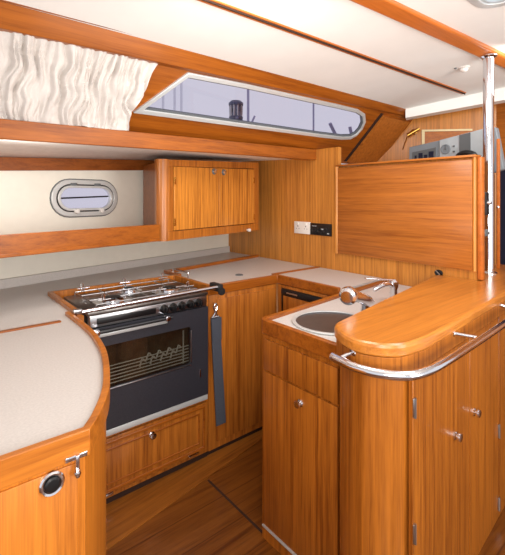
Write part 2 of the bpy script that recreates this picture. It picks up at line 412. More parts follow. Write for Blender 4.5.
# cabinet of the near left worktop, curved end
t = thing('galley_cabinet', 'light teak cabinet in the left foreground with a round chrome latch and curved end', 'cabinet', (.0, 1.3, 0))
out = [(-.9, .90)] + offset_poly(edge, .01, False) + [(.504, 1.89), (.504, 2.3), (-.9, 2.3)]
bm = B(); ribbon(bm, out[:-2], .02, 0, .884); obj('body', bm, 'light', t)
bm = B(); box(bm, -.85, .262, .889, .899, .05, .878, .002); d = obj('door', bm, 'light', t)
kx, kz = .212, .857
bm = B(); c = (kx, .889, kz); lathe(bm, [(.024, 0), (.024, .004), (.021, .007), (.017, .006), (.016, .002), (0, .002)], c, (0, -1, 0), 28); obj('latch_ring', bm, 'chrome', d)
bm = B(); lathe(bm, [(.0155, .001), (.0155, .008), (.012, .011), (0, .012)], c, (0, -1, 0), 24); obj('latch_button', bm, 'black', d)
bm = B(); box(bm, .236, .280, .883, .887, .888, .898, .0015)
box(bm, .255, .263, .878, .888, .868, .899, .002); lathe(bm, [(0, .007), (.006, .005), (.007, 0), (.005, -.006), (0, -.007)], (.258, .877, .862), seg=12)
obj('hook_catch', bm, 'chrome', t)

# ------------------------------------------------------------------ cooker
CX0, CX1 = .60, 1.215; CY = 1.865
t = thing('gimballed_cooker', 'stainless and dark enamel gas cooker slung between the worktops', 'cooker', (.9, 2.05, .33))
bm = B(); box(bm, CX0, CX1, CY+.03, HYB-.03, .34, .90, .004); obj('oven_body', bm, 'black', t)
bm = B(); box(bm, CX0-.01, CX1+.008, CY-.005, HYB-.025, .90, .918, .004); obj('hob_top', bm, 'hob', t)
bm = B(); box(bm, CX0, CX1, CY-.004, CY+.03, .845, .90, .003); cp = obj('control_panel', bm, 'steel', t)
bm = B(); box(bm, CX0+.03, CX1-.30, CY-.012, CY-.003, .858, .885, .002); obj('towel_slot', bm, 'black', cp)
for k in range(5):
    bm = B(); lathe(bm, [(.021, 0), (.021, .012), (.016, .026), (0, .028)], (CX1-.255+k*.05, CY-.004, .872), (0, -1, 0), 18)
    box(bm, CX1-.255+k*.05-.004, CX1-.255+k*.05+.004, CY-.042, CY-.02, .858, .886, .002)
    obj('control_knob', bm, 'black', t)
# door: frame with an opening, dark glass, chrome handle
dz0, dz1 = .372, .842; wx0, wx1, wz0, wz1 = CX0+.04, CX1-.105, .56, .755
bm = holed([(CX0-.005, dz0), (CX1+.003, dz0), (CX1+.003, dz1), (CX0-.005, dz1)], rrect(wx0, wx1, wz0, wz1, .012, 3), lambda x, z: (x, CY-.012, z))
r = bmesh.ops.extrude_face_region(bm, geom=bm.faces[:]); bmesh.ops.translate(bm, vec=(0, .03, 0), verts=[v for v in r['geom'] if isinstance(v, bmesh.types.BMVert)])
d = obj('oven_door', bm, 'oven', t)
bm = B(); box(bm, wx0-.004, wx1+.004, CY-.006, CY-.002, wz0-.004, wz1+.004); obj('oven_glass', bm, 'oglass', d)
bm = B(); box(bm, wx0-.01, wx1+.01, CY+.019, CY+.029, wz0-.01, wz1+.01); obj('oven_cavity', bm, 'ovenin', d)
bm = B()
for k in range(6): tube(bm, [(wx0, CY+.008, wz0+.012+k*.016), (wx1, CY+.008, wz0+.012+k*.016)], .0026, 6)
for x in (wx0+.02, wx1-.03): tube(bm, [(x, CY+.012, wz0+.005), (x, CY+.012, wz1-.02)], .004, 6)
obj('oven_rack', bm, 'alu', d)
for k in range(4):  # bent wires standing in for bright glints behind the oven glass
    bm = B(); y = CY+.010; a = wx1-.27+k*.055
    tube(bm, smooth([(a, y, wz0+.05), (a+.012, y, wz0+.085), (a+.03, y, wz0+.07), (a+.045, y, wz0+.105), (a+.06, y, wz0+.09)], 3), .004, 6); obj('oven_glint', bm, 'alu', d)
bm = B(); box(bm, wx1+.0, wx1+.006, CY-.0145, CY-.010, wz0+.01, wz1-.02, .001); box(bm, wx0, wx1, CY-.0145, CY-.010, wz0-.006, wz0-.001, .001); obj('window_trim', bm, 'steel', d)
bm = B(); tube(bm, smooth([(CX0+.015, CY-.012, .828), (CX0+.02, CY-.035, .83), (CX0+.12, CY-.036, .83), (CX1-.25, CY-.036, .83), (CX1-.235, CY-.035, .83), (CX1-.23, CY-.012, .828)], 4), .0085, 10)
obj('door_handle', bm, 'black', d)
bm = B(); box(bm, CX0-.004, CX1-.24, CY-.015, CY-.011, .800, .816, .001); obj('chrome_strip', bm, 'alu', d)
for x in (CX0+.02, CX1-.25):
    bm = B(); box(bm, x-.012, x+.012, CY-.046, CY-.012, .818, .842, .004); obj('handle_bracket', bm, 'chrome', d)
bm = B(); box(bm, CX1-.052, CX1-.044, CY-.017, CY-.011, .475, .52, .002); obj('door_catch', bm, 'chrome', d)
bm = B(); box(bm, CX0, CX1+.003, CY-.010, CY+.02, .342, .37, .003); obj('bottom_strip', bm, 'alu', t)
# burners and pan supports
for bx, by, r in ((.755, 2.00, .055), (.90, 2.15, .04), (1.075, 2.02, .055)):
    bm = B(); lathe(bm, [(r*1.75, .0), (r*1.75, .003), (r*1.5, .002), (r, .002), (r, .012), (r*.8, .017), (r*.7, .017), (r*.68, .012), (0, .013)], (bx, by, .918), seg=28)
    o = obj('burner', bm, 'chrome', t)
    bm = B(); lathe(bm, [(r*.66, 0), (r*.66, .01), (0, .012)], (bx, by, .93), seg=22); obj('burner_cap', bm, 'black', o)
bm = B()
tube(bm, [(CX0+.04, 1.90, .937), (CX1-.04, 1.90, .937), (CX1-.04, 2.22, .937), (CX0+.04, 2.22, .937)], .0028, 8, closed=True)
for x in (.755, .90, 1.075):
    tube(bm, [(x, 1.90, .937), (x, 2.22, .937)], .0026, 8)
for y in (2.0, 2.12): tube(bm, [(CX0+.04, y, .937), (CX1-.04, y, .937)], .0026, 8)
for x in (CX0+.04, CX1-.04):
    for y in (1.90, 2.22): tube(bm, [(x, y, .917), (x, y, .937)], .0026, 8)
obj('pan_support', bm, 'steel', t)
for x, y in ((.68, 2.215), (.905, 2.215), (1.13, 2.2), (.68, 1.905), (1.13, 1.905)):
    bm = B(); tube(bm, [(x-.006, y, .937), (x-.012, y, .972), (x-.006, y, .982), (x, y, .972), (x+.004, y, .937)], .0028, 8)
    tube(bm, [(x-.03, y, .954), (x+.03, y, .954)], .0026, 8)
    obj('pan_clamp', bm, 'chrome', t)

# safety rail in front of the cooker
t = thing('crash_rail', 'straight stainless crash rail across the front of the cooker', 'rail', (.9, 1.80, .94))
bm = B(); tube(bm, [(.525, 1.80, .942), (1.262, 1.812, .948)], .009, 14); obj('rail', bm, 'chrome', t)
bm = B(); box(bm, .512, .548, 1.79, 1.812, .94, .958, .004); obj('end_bracket', bm, 'steel', t)
bm = B(); box(bm, 1.248, 1.282, 1.80, 1.888, .922, .962, .006); lathe(bm, [(.02, 0), (.02, .012), (0, .014)], (1.266, 1.801, .925), (0, -1, 0), 16); o = obj('end_bracket', bm, 'rubber', t); o['label'] = 'black end bracket'
t = thing('guard_rail', 'small chrome staple rail standing at the back right of the hob', 'rail', (1.24, 2.3, .94))
bm = B(); tube(bm, smooth([(1.285, 2.36, WT+.022), (1.285, 2.36, WT+.034), (1.287, 2.35, WT+.04), (1.293, 2.20, WT+.04), (1.295, 2.19, WT+.034), (1.295, 2.19, WT)], 4), .005, 10); obj('rail', bm, 'chrome', t)

# cabinet under the cooker with bottom-hinged drop front
t = thing('drawer_cabinet', 'teak locker below the cooker with a framed drop front and chrome knob', 'cabinet', (.9, 2.0, 0))
bm = B(); box(bm, .51, 1.243, 1.89, 2.2, .035, .335, .003); obj('body', bm, 'vert', t)
bm = B(); box(bm, .51, 1.243, 1.90, 2.2, 0.004, .036); obj('plinth_shade', bm, 'gap', t)  # strip coloured as the shadow line under the locker
fx0, fx1, fz0, fz1 = .60, 1.225, .06, .318
bm = B(); box(bm, fx0, fx1, 1.876, 1.891, fz0, fz1, .003); d = obj('drop_front', bm, 'vert', t)
bm = B(); L1 = [(fx0+.012, fz0+.012), (fx1-.012, fz0+.012), (fx1-.012, fz1-.012), (fx0+.012, fz1-.012)]
fr = lambda x, z, tt: (x, 1.876 - tt, z)
obj('moulding', frame_ring(L1, offset_poly(L1, .014), fr, -.002, .007), 'alongx', d, bevel=.003)
obj('inner_moulding', frame_ring(offset_poly(L1, .034), offset_poly(L1, .042), fr, -.002, .005), 'alongx', d, bevel=.002)
bm = B(); lathe(bm, [(.014, 0), (.015, .004), (.008, .008), (.008, .013), (.015, .018), (.015, .024), (0, .027)], (.90, 1.872, .262), (0, -1, 0), 20); obj('knob', bm, 'chrome', d)
for x in (.68, 1.14):
    bm = B(); box(bm, x-.03, x+.03, 1.869, 1.878, .058, .069, .002); obj('hinge', bm, 'chrome', d)
# side posts of the cooker bay
for x0_, x1_, lab in ((.515, .585, None), (1.225, 1.245, None)):
    bm = B(); box(bm, x0_, x1_, 1.892, 1.93, .335, .90, .002); obj('bay_post', bm, 'vert', t)

# corner cabinet between cooker and refrigerator front
t = thing('corner_cabinet', 'plain teak cabinet panel right of the cooker in the inner corner', 'cabinet', (1.5, 2.1, 0))
bm = B(); box(bm, 1.247, 1.757, 1.892, 2.3, .03, .887, .003); obj('body', bm, 'vert', t)
bm = B(); box(bm, 1.247, 1.757, 1.905, 2.3, .004, .032); obj('plinth_shade', bm, 'gap', t)  # same painted shadow line at the cabinet foot
bm = B(); box(bm, 1.30, 1.74, 1.884, 1.893, .07, .86, .002); obj('front_panel', bm, 'vert', t)
t = thing('webbing_strap', 'grey webbing safety strap with chrome clip hanging right of the oven', 'strap', (1.265, 1.878, .165))
bm = B(); bx = 1.262
pts = [(bx, .80), (bx+.002, .70), (bx+.004, .60), (bx+.008, .48), (bx+.010, .365)]
hexa(bm, [(bx+.022, 1.868, .165), (bx+.086, 1.868, .165), (bx+.086, 1.877, .165), (bx+.022, 1.877, .165), (bx-.014, 1.868, .77), (bx+.044, 1.868, .77), (bx+.044, 1.877, .77), (bx-.014, 1.877, .77)])
obj('strap', bm, 'strap', t, bevel=.002)
bm = B(); hexa(bm, [(bx-.007, 1.864, .64), (bx+.052, 1.864, .64), (bx+.044, 1.869, .64), (bx-.007, 1.869, .64), (bx-.014, 1.864, .765), (bx+.052, 1.864, .765), (bx+.044, 1.869, .765), (bx-.014, 1.869, .765)]); obj('strap_fold', bm, 'strap', t)
bm = B(); tube(bm, smooth([(bx-.006, 1.866, .775), (bx+.008, 1.862, .80), (bx+.0, 1.862, .83), (bx+.012, 1.862, .845), (bx+.022, 1.862, .83), (bx+.012, 1.862, .80), (bx+.026, 1.866, .775)], 5), .005, 8)
tube(bm, [(bx-.014, 1.867, .772), (bx+.032, 1.867, .772)], .0055, 8); tube(bm, [(bx+.010, 1.884, .845), (bx+.010, 1.86, .845)], .005, 8)
obj('clip', bm, 'chrome', t)

# refrigerator cabinet
t = thing('refrigerator_cabinet', 'recessed teak cabinet in the corner with a black refrigerator vent at its top', 'cabinet', (2.0, 1.66, 0))
bm = B(); box(bm, 1.762, 2.235, 1.47, 1.888, .03, .886, .003); obj('body', bm, 'vert', t)
bm = B(); box(bm, 1.752, 1.762, 1.50, 1.845, .70, .868, .003); g = obj('vent', bm, 'black', t)
bm = B()
box(bm, 1.744, 1.7525, 1.505, 1.84, .835, .862, .003)
obj('vent_lip', bm, 'rubber', g)
bm = B(); box(bm, 1.7415, 1.7445, 1.70, 1.79, .844, .852); obj('nameplate', bm, 'steel', g)
bm = B(); box(bm, 1.748, 1.753, 1.52, 1.825, .70, .825, .002); obj('vent_panel', bm, 'vert', g)

# ------------------------------------------------------------------ sink peninsula
SX = 1.13; SZ = .905
t = thing('sink_cabinet', 'teak cabinet below the sink with a tall door and single chrome latch', 'cabinet', (1.15, 1.1, 0))
bm = B()
box(bm, SX, SX+.02, .902, 1.305, .0, .862); box(bm, SX+.02, 1.745, 1.285, 1.305, .0, .862)
obj('body', bm, 'pen', t)
bm = B(); box(bm, SX-.009, SX+.001, .902, 1.288, .715, .84, .002); obj('drawer_front', bm, 'pen', t)
bm = B(); box(bm, SX-.009, SX+.001, .902, 1.288, .075, .706, .002); d = obj('door', bm, 'pen', t)
bm = B(); c = (SX-.009, 1.075, .655); lathe(bm, [(.014, 0), (.014, .004), (.008, .008), (.008, .012), (.014, .017), (.013, .023), (0, .025)], c, (-1, 0, 0), 20); obj('knob', bm, 'chrome', d)
bm = B(); box(bm, SX-.007, SX+.002, .91, 1.30, .052, .060, .001); obj('threshold_strip', bm, 'alu', t)
# worktop of the sink with a round hole
SC = (1.345, 1.112); SR = .142
t = thing('sink_worktop', 'narrow pale worktop holding the round sink beside the raised bar', 'worktop', (1.6, 1.1, SZ))
circ = [(SC[0]+1.08*SR*math.cos(a*2*PI/40), SC[1]+SR*math.sin(a*2*PI/40)) for a in range(40)]
bm = holed([(SX+.005, .925), (1.6, .985), (XB-.005, 1.095), (XB-.005, 1.42), (1.76, 1.365), (SX+.01, 1.30)], circ, lambda x, y: (x, y, SZ))
r = bmesh.ops.extrude_face_region(bm, geom=bm.faces[:]); bmesh.ops.translate(bm, vec=(0, 0, -.026), verts=[v for v in r['geom'] if isinstance(v, bmesh.types.BMVert)])
obj('surface', bm, 'top', t)
fpath = [(SX-.012, .895), (SX-.012, 1.285)] + arc(SX+.018, 1.285, .03, 180, 95, 5)[1:] + [(1.76, 1.388), (XB-.006, 1.44)]
bm = B(); ribbon(bm, fpath, -.022, .862, .922); obj('fiddle', bm, 'alongx', t, bevel=.004)
t = thing('sink', 'round stainless sink bowl with a broad bright rim', 'sink', (SC[0], SC[1], SZ-.15))
bm = B(); lathe(bm, [(SR*1.12, SZ+.001), (SR*1.11, SZ+.006), (SR*1.04, SZ+.004), (SR*.97, SZ-.006), (SR*.94, SZ-.03), (SR*.90, SZ-.10), (SR*.72, SZ-.135), (SR*.3, SZ-.142), (SR*.12, SZ-.145), (0, SZ-.145)], (SC[0], SC[1], 0), seg=44, sx=1.0)
obj('bowl', bm, 'bright', t)
bm = B(); ring = lambda x, y, tt: (x, y, SZ+.004+tt)
obj('rim', frame_ring([(SC[0]+SR*1.17*math.cos(a*2*PI/44), SC[1]+SR*1.17*math.sin(a*2*PI/44)) for a in range(44)], [(SC[0]+SR*1.05*math.cos(a*2*PI/44), SC[1]+SR*1.05*math.sin(a*2*PI/44)) for a in range(44)], ring, -.003, .003), 'alu', t, bevel=.002)
bm = B(); lathe(bm, [(.026, 0), (.026, .003), (.018, .003), (.015, 0), (0, 0)], (SC[0], SC[1], SZ-.144), seg=20); obj('drain', bm, 'dgrey', t)
# mixer with fat spray head
t = thing('mixer_tap', 'chrome mixer tap with a fat round spray head reaching over the sink', 'tap', (1.56, 1.08, SZ))
bm = B(); lathe(bm, [(.03, 0), (.03, .006), (.022, .012), (.02, .07), (.0, .075)], (1.53, 1.075, SZ), seg=22); obj('base', bm, 'chrome', t)
bm = B(); tube(bm, [(1.55, 1.065, .965), (1.50, 1.045, .985), (1.41, 1.022, 1.018), (1.335, 1.004, 1.040)], [.02, .024, .023, .021], 16); obj('spout', bm, 'chrome', t)
bm = B(); ax = Vector((-.75, -.26, -.1)).normalized(); lathe(bm, [(.02, -.03), (.031, -.012), (.036, .006), (.034, .022), (.024, .03), (0, .032)], (1.316, 1.0, 1.046), ax, 24); o = obj('spray_head', bm, 'chrome', t)
# second tap
t = thing('pump_tap', 'slim chrome tap with a flat lever behind the mixer tap', 'tap', (1.84, 1.14, SZ))
bm = B(); lathe(bm, [(.026, 0), (.026, .006), (.02, .012), (.018, .06), (.024, .075), (.024, .10), (.012, .112), (0, .114)], (1.86, 1.14, SZ), seg=20); obj('base', bm, 'chrome', t)
bm = B(); tube(bm, smooth([(1.83, 1.135, .985), (1.80, 1.13, 1.0), (1.74, 1.13, 1.002), (1.69, 1.14, .985)], 4), [.011]*12+[.010], 12); obj('spout', bm, 'chrome', t)
bm = B(); hexa(bm, [(1.835, 1.128, 1.012), (1.835, 1.148, 1.012), (1.72, 1.215, 1.026), (1.715, 1.20, 1.026), (1.835, 1.128, 1.021), (1.835, 1.148, 1.021), (1.72, 1.215, 1.031), (1.715, 1.20, 1.031)]); obj('lever', bm, 'chrome', t, bevel=.002)

# ------------------------------------------------------------------ raised bar
BZ = 1.0
nose = smooth([(1.125, .908), (1.085, .885), (1.047, .828), (1.027, .765), (1.036, .715), (1.066, .670), (1.118, .641), (1.22, .630)], 5)
outer = nose + [(1.6, .661), (2.04, .698), (2.9, .77), (2.9, 1.05), (2.30, 1.05), (2.30, .885), (2.24, .885), (2.24, 1.105), (1.6, .995)]
t = thing('bar_counter', 'glossy raised teak bar counter with a rounded end', 'bar counter', (1.6, .8, BZ))
bm = B(); stack(bm, outer, [(.010, .9605), (.002, .963), (0, .967), (0, .988), (.003, .996), (.009, BZ)]); obj('top', bm, 'bar', t, sharp=16)
t = thing('bar_cabinet', 'tall teak bar cabinet with curved corner and doors towards the saloon', 'cabinet', (1.6, .8, 0))
body = offset_poly(outer, .018)
ctop = body[:len(nose)]
bm = B(); prism(bm, body, 0, .96); obj('body', bm, 'pen', t)
bm = B(); ribbon(bm, offset_poly(outer[:-2], .0185, False), -.012, .905, .959); obj('apron', bm, 'vert', t, bevel=.002)
dy = lambda x: .6515 + (x-1.22)*.0845
def door(xa, xb, z0, z1, name='door'):
    bm = B(); prism(bm, [(xa, dy(xa)-.011), (xb, dy(xb)-.011), (xb, dy(xb)+.004), (xa, dy(xa)+.004)], z0, z1); return obj(name, bm, 'pen', t, bevel=.002)
d1 = door(1.137, 1.618, .05, .90); d2 = door(1.624, 1.99, .05, .90); d3 = door(1.996, 2.35, .05, .90)
def hinge(d, x, z):
    bm = B(); y = dy(x)-.012
    box(bm, x-.007, x+.007, y-.003, y+.001, z-.028, z+.028, .001); tube(bm, [(x, y-.004, z-.03), (x, y-.004, z+.03)], .004, 8); obj('hinge', bm, 'steel', d)
for z in (.806, .433): hinge(d1, 1.142, z)
for z in (.40, .08): hinge(d2, 1.984, z)
for d, x, z in ((d1, 1.47, .59), (d2, 1.668, .60)):
    bm = B(); lathe(bm, [(.014, 0), (.014, .004), (.008, .007), (.008, .012), (.015, .016), (.014, .022), (0, .024)], (x, dy(x)-.011, z), (0, -1, 0), 18); obj('knob', bm, 'chrome', d)
# handrail round the bar end
RZ = .935
t = thing('bar_handrail', 'curved stainless handrail bending round the end of the raised bar', 'rail', (1.2, .65, RZ))
rp = smooth([(1.000, .822, RZ), (.994, .795, RZ), (.988, .735, RZ), (1.006, .66, RZ), (1.052, .604, RZ), (1.12, .584, RZ), (1.22, .582, RZ), (1.45, .592, RZ), (1.78, .612, RZ), (2.1, .635, RZ)], 6)
bm = B(); tube(bm, rp, .0135, 16); obj('rail', bm, 'chrome', t)
def bracket(a, b):
    bm = B(); a = Vector(a); b = Vector(b); tube(bm, [a, b], .0055, 10); lathe(bm, [(.016, 0), (.016, .003), (.007, .008), (0, .008)], b, a-b, 16); obj('bracket', bm, 'chrome', t)
bracket((.994, .795, RZ+.004), (1.040, .775, .953)); bracket((1.52, .598, RZ+.004), (1.455, .664, .953)); bracket((2.02, .63, RZ), (2.0, .71, .953))

# stainless pole from bar to beam
px, py = 2.50, .9385
t = thing('support_pole', 'polished stainless pole rising from the bar to the ceiling beam', 'pole', (px, py, BZ))
bm = B(); tube(bm, [(px, py, BZ+.012), (px, py, 2.222)], .028, 24); obj('pole', bm, 'chrome', t)
for z, sgn in ((BZ, 1), (2.225, -1)):
    bm = B(); lathe(bm, [(.045, 0), (.045, .005*sgn), (.033, .014*sgn), (0, .014*sgn)], (px, py, z), seg=26); obj('flange', bm, 'chrome', t)

# ------------------------------------------------------------------ panel on the bulkhead
t = thing('bulkhead_panel', 'large flat teak panel standing above the bar on the bulkhead', 'panel', (2.24, 1.35, 1.05))
bm = B(); box(bm, XB-.024, XB-.002, .914, 1.79, 1.048, 1.626, .003); obj('board', bm, 'panel', t)
bm = B(); box(bm, XB-.034, XB+.034, .893, 1.80, 1.637, 1.649, .003); obj('cap_rail', bm, 'alongy', t)
bm = B(); tube(bm, [(XB-.016, 1.802, 1.045), (XB-.016, 1.802, 1.64)], .015, 12); obj('corner_bead', bm, 'bulk', t)
bm = B(); tube(bm, [(XB-.015, .906, 1.045), (XB-.015, .906, 1.637)], .0085, 10); obj('end_bead', bm, 'bulk', t)
bm = B(); box(bm, XB-.004, XB+.034, .874, .898, BZ+.002, 1.637, .004); obj('end_post', bm, 'beam', t)
t = thing('door_latch', 'black latch box on the end post beside the steel pole', 'latch', (XB+.05, .885, 1.36))
bm = B(); box(bm, XB+.035, XB+.075, .868, .895, 1.335, 1.455, .004); obj('latch_box', bm, 'black', t)
bm = B(); lathe(bm, [(.012, 0), (.012, .01), (.008, .016), (0, .017)], (XB+.055, .868, 1.40), (0, -1, 0), 14); obj('latch_button', bm, 'steel', t)
t = thing('door_stop', 'small grey catch below the black latch on the end post', 'catch', (XB+.05, .885, 1.23))
bm = B(); box(bm, XB+.035, XB+.07, .87, .895, 1.225, 1.26, .006); lathe(bm, [(.008, 0), (.008, .012), (0, .014)], (XB+.05, .870, 1.243), (0, -1, 0), 12); tag_o = obj('catch_plate', bm, 'dgrey', t)
t = thing('back_door_frame', 'narrow reddish teak post right of the steel pole', 'post', (2.70, .945, BZ))
bm = B(); box(bm, 2.70, 2.718, .954, .970, BZ, 1.78, .003); obj('post', bm, 'beam', t)
bm = B(); lathe(bm, [(.008, 0), (.008, .012), (.004, .014), (.004, .03), (.008, .034), (0, .04)], (2.70, .962, 1.37), (-1, -.4, 0), 12); obj('hook', bm, 'chrome', t)
t = thing('finger_pull', 'tiny dark oval pull at the foot of the bulkhead beside the bar', 'pull', (XB-.004, 1.15, 1.0))
bm = B(); lathe(bm, [(.018, 0), (.018, .004), (.012, .006), (.009, .002), (0, .002)], (XB-.001, 1.10, 1.008), (-1, 0, 0), 16, sx=1.3); obj('pull_ring', bm, 'black', t)
bm = B(); tube(bm, [(XB-.006, 1.115, 1.02), (XB-.01, 1.09, 1.002)], .003, 8); obj('pull_bar', bm, 'steel', t)

# sockets
def plate(name, label, cat, y0, y1, z0, z1, mat):
    t = thing(name, label, cat, (XB-.004, (y0+y1)/2, z0))
    bm = B(); box(bm, XB-.012, XB-.0005, y0, y1, z0, z1, .002); return t, obj('face_plate', bm, mat, t)
t, f = plate('wall_socket', 'white double mains socket on the teak bulkhead', 'socket', 2.055, 2.215, 1.155, 1.245, 'white')
for yc in (2.175, 2.095):
    bm = B()
    box(bm, XB-.0128, XB-.0115, yc-.004, yc+.004, 1.206, 1.216); box(bm, XB-.0128, XB-.0115, yc-.016, yc-.009, 1.19, 1.195); box(bm, XB-.0128, XB-.0115, yc+.009, yc+.016, 1.19, 1.195)
    obj('socket_holes', bm, 'dgrey', t)
    bm = B(); box(bm, XB-.017, XB-.011, yc-.008, yc+.008, 1.222, 1.238, .002); obj('switch', bm, 'white', t)
t, f = plate('switch_panel', 'black switch panel right beside the white mains socket', 'switch panel', 1.855, 2.05, 1.155, 1.24, 'black')
for yc in (2.01, 1.96, 1.905):
    bm = B(); lathe(bm, [(.021, 0), (.021, .003), (.016, .005), (.014, .002), (0, .002)], (XB-.0115, yc, 1.19), (-1, 0, 0), 20); obj('round_outlet', bm, 'rubber', t)
bm = B(); box(bm, XB-.0135, XB-.0115, 1.925, 1.975, 1.195, 1.205); obj('marking', bm, 'pale', t)
bm = B(); box(bm, XB-.0135, XB-.0115, 1.872, 1.89, 1.168, 1.176); obj('marking', bm, 'pale', t)
bm = B(); box(bm, XB-.0135, XB-.0115, 1.99, 2.03, 1.218, 1.222); obj('marking', bm, 'pale', t)

# ------------------------------------------------------------------ shelf, locker and curtain on the left
sa, sb = Vector((-.6, 1.795)), Vector((1.105, 2.193))
sh = lambda x: lerp(sa.y, sb.y, (x-sa.x)/(sb.x-sa.x))
t = thing('hull_shelf', 'long teak shelf with a deep fiddle below the oval portlight', 'shelf', (.4, 2.1, 1.17))
bm = B(); prism(bm, [(-.6, sh(-.6)), (1.105, sh(1.105)), (1.105, sh(1.105)+.022), (-.6, sh(-.6)+.022)], 1.173, 1.27); obj('fiddle', bm, 'alongx', t, bevel=.004)
bm = B(); prism(bm, [(-.6, sh(-.6)-.008), (1.105, sh(1.105)-.008), (1.105, sh(1.105)), (-.6, sh(-.6))], 1.173, 1.19); obj('bead', bm, 'alongx', t, bevel=.003)
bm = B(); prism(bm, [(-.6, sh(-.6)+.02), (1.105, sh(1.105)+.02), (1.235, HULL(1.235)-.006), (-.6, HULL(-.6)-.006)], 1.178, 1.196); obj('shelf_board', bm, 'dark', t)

# locker, local frame: x along its front, y into the hull side
la, lb = Vector((1.118, 2.185)), Vector((2.10, 2.47)); LW = (lb-la).length; LA = math.atan2(lb.y-la.y, lb.x-la.x)
t = thing('hanging_locker', 'teak hanging locker with two striped doors above the corner worktop', 'locker', (la.x, la.y, 1.168), rotz=LA)
W = WORLD[t.name]
def loc(bm): bm.transform(W); return bm
H0, H1 = 0, .485
bm = B(); hexa(bm, [(.06, .02, 0), (LW, .02, 0), (LW, .33, 0), (.34, .56, 0), (.06, .02, .485), (LW, .02, .535), (LW, .33, .53), (.34, .56, .49)])
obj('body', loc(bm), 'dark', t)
bm = B()
hexa(bm, [(.05, 0, 0), (LW, 0, 0), (LW, .022, 0), (.05, .022, 0), (.05, 0, .055), (LW, 0, .055), (LW, .022, .055), (.05, .022, .055)])
hexa(bm, [(.05, 0, .445), (LW, 0, .485), (LW, .022, .485), (.05, .022, .445), (.05, 0, .485), (LW, 0, .535), (LW, .022, .535), (.05, .022, .485)])
hexa(bm, [(.05, 0, .055), (.09, 0, .055), (.09, .022, .055), (.05, .022, .055), (.05, 0, .445), (.09, 0, .447), (.09, .022, .447), (.05, .022, .445)])
hexa(bm, [(LW-.07, 0, .055), (LW, 0, .055), (LW, .022, .055), (LW-.07, .022, .055), (LW-.07, 0, .482), (LW, 0, .485), (LW, .022, .485), (LW-.07, .022, .482)])
obj('face_frame', loc(bm), 'vert', t, bevel=.002)
bm = B(); xm = .52
prism(bm, [(.05, .0)] + arc(.05, .05, .05, -90, -180, 8)[1:] + [(.03, .10), (.06, .10), (.06, .02)], 0, .487)
obj('rounded_post', loc(bm), 'vert', t)
for a, b, kx, hx in ((.094, xm-.002, xm-.055, .097), (xm+.002, LW-.073, xm+.05, LW-.076)):
    bm = B(); za = lambda x: .449 + (x-.09)*.036
    hexa(bm, [(a, -.004, .06), (b, -.004, .06), (b, .01, .06), (a, .01, .06), (a, -.004, za(a)-.004), (b, -.004, za(b)-.004), (b, .01, za(b)-.004), (a, .01, za(a)-.004)])
    d = obj('door', loc(bm), 'stripe', t, bevel=.002)
    bm = B(); lathe(bm, [(.021, 0), (.021, .004), (.017, .008), (0, .008)], (kx, -.004, .435), (0, -1, 0), 20); o = obj('latch_ring', loc(bm), 'dgrey', d)
    bm = B(); lathe(bm, [(.014, .0), (.014, .012), (0, .014)], (kx, -.008, .435), (0, -1, 0), 18); obj('latch_button', loc(bm), 'chrome', d)
    for z in (.11, .36 + (.03 if hx > .5 else 0)):
        bm = B(); box(bm, hx-.006, hx+.006, -.009, -.003, z-.022, z+.022, .001); obj('hinge', loc(bm), 'brass', d)
bm = B(); lathe(bm, [(.006, -.02), (.006, .008), (.012, .012), (.012, .028), (0, .032)], (LW-.16, .0, .012), (0, -1, 0), 14); obj('push_knob', loc(bm), 'white', t)

# curtain: gathered cloth hanging from the edge beam over the left of the long window
bm = B(); NX, NZ = 420, 44
rows = []
from mathutils import noise as mn
def ridge(p):                                        # sharp creases where the noise crosses zero
    return min(1, abs(mn.noise(Vector(p)))*3.0)
for j in range(NZ+1):
    v = j/NZ; row = []
    for i in range(NX+1):
        u = i/NX; x = lerp(-.60, lerp(.885, .80, min(1, v*1.5)) - .010*math.sin(v*9), u)
        y = lerp(1.748, 1.905, v); z = lerp(zl(x)+.012, FZ(x)+.080, v)
        bend = .035*mn.noise(Vector((x*4.0, v*1.4, 5))) + .02*mn.noise(Vector((x*9, v*4, 9)))
        w = .60*ridge(((x+bend)*19, v*.6, 1)) + .42*ridge(((x+bend*1.4)*38, v*1.1, 3)) + .12*ridge((x*24 + v*4, v*3.5, 7))
        y -= .042*(w-.6)*(.45 + .55*min(1, v*5))*(1 if v < .97 else .7)
        z += .004*mn.noise(Vector((x*20, 0, 2)))*(v > .98)
        row.append(bm.verts.new((x, y, z)))
    rows.append(row)
for a, b in zip(rows, rows[1:]):
    for i in range(NX): bm.faces.new((a[i], a[i+1], b[i+1], b[i]))
t = thing('window_curtain', 'gathered off white curtain drawn across the left end of the long window', 'curtain', (.1, 1.85, 1.74))
o = obj('cloth', bm, 'cloth', t)
bm = B(); tube(bm, [(-.6, 1.79, zl(-.6)-.012), (.87, 1.79, zl(.87)-.012)], .003, 8); obj('curtain_wire', bm, 'steel', t)

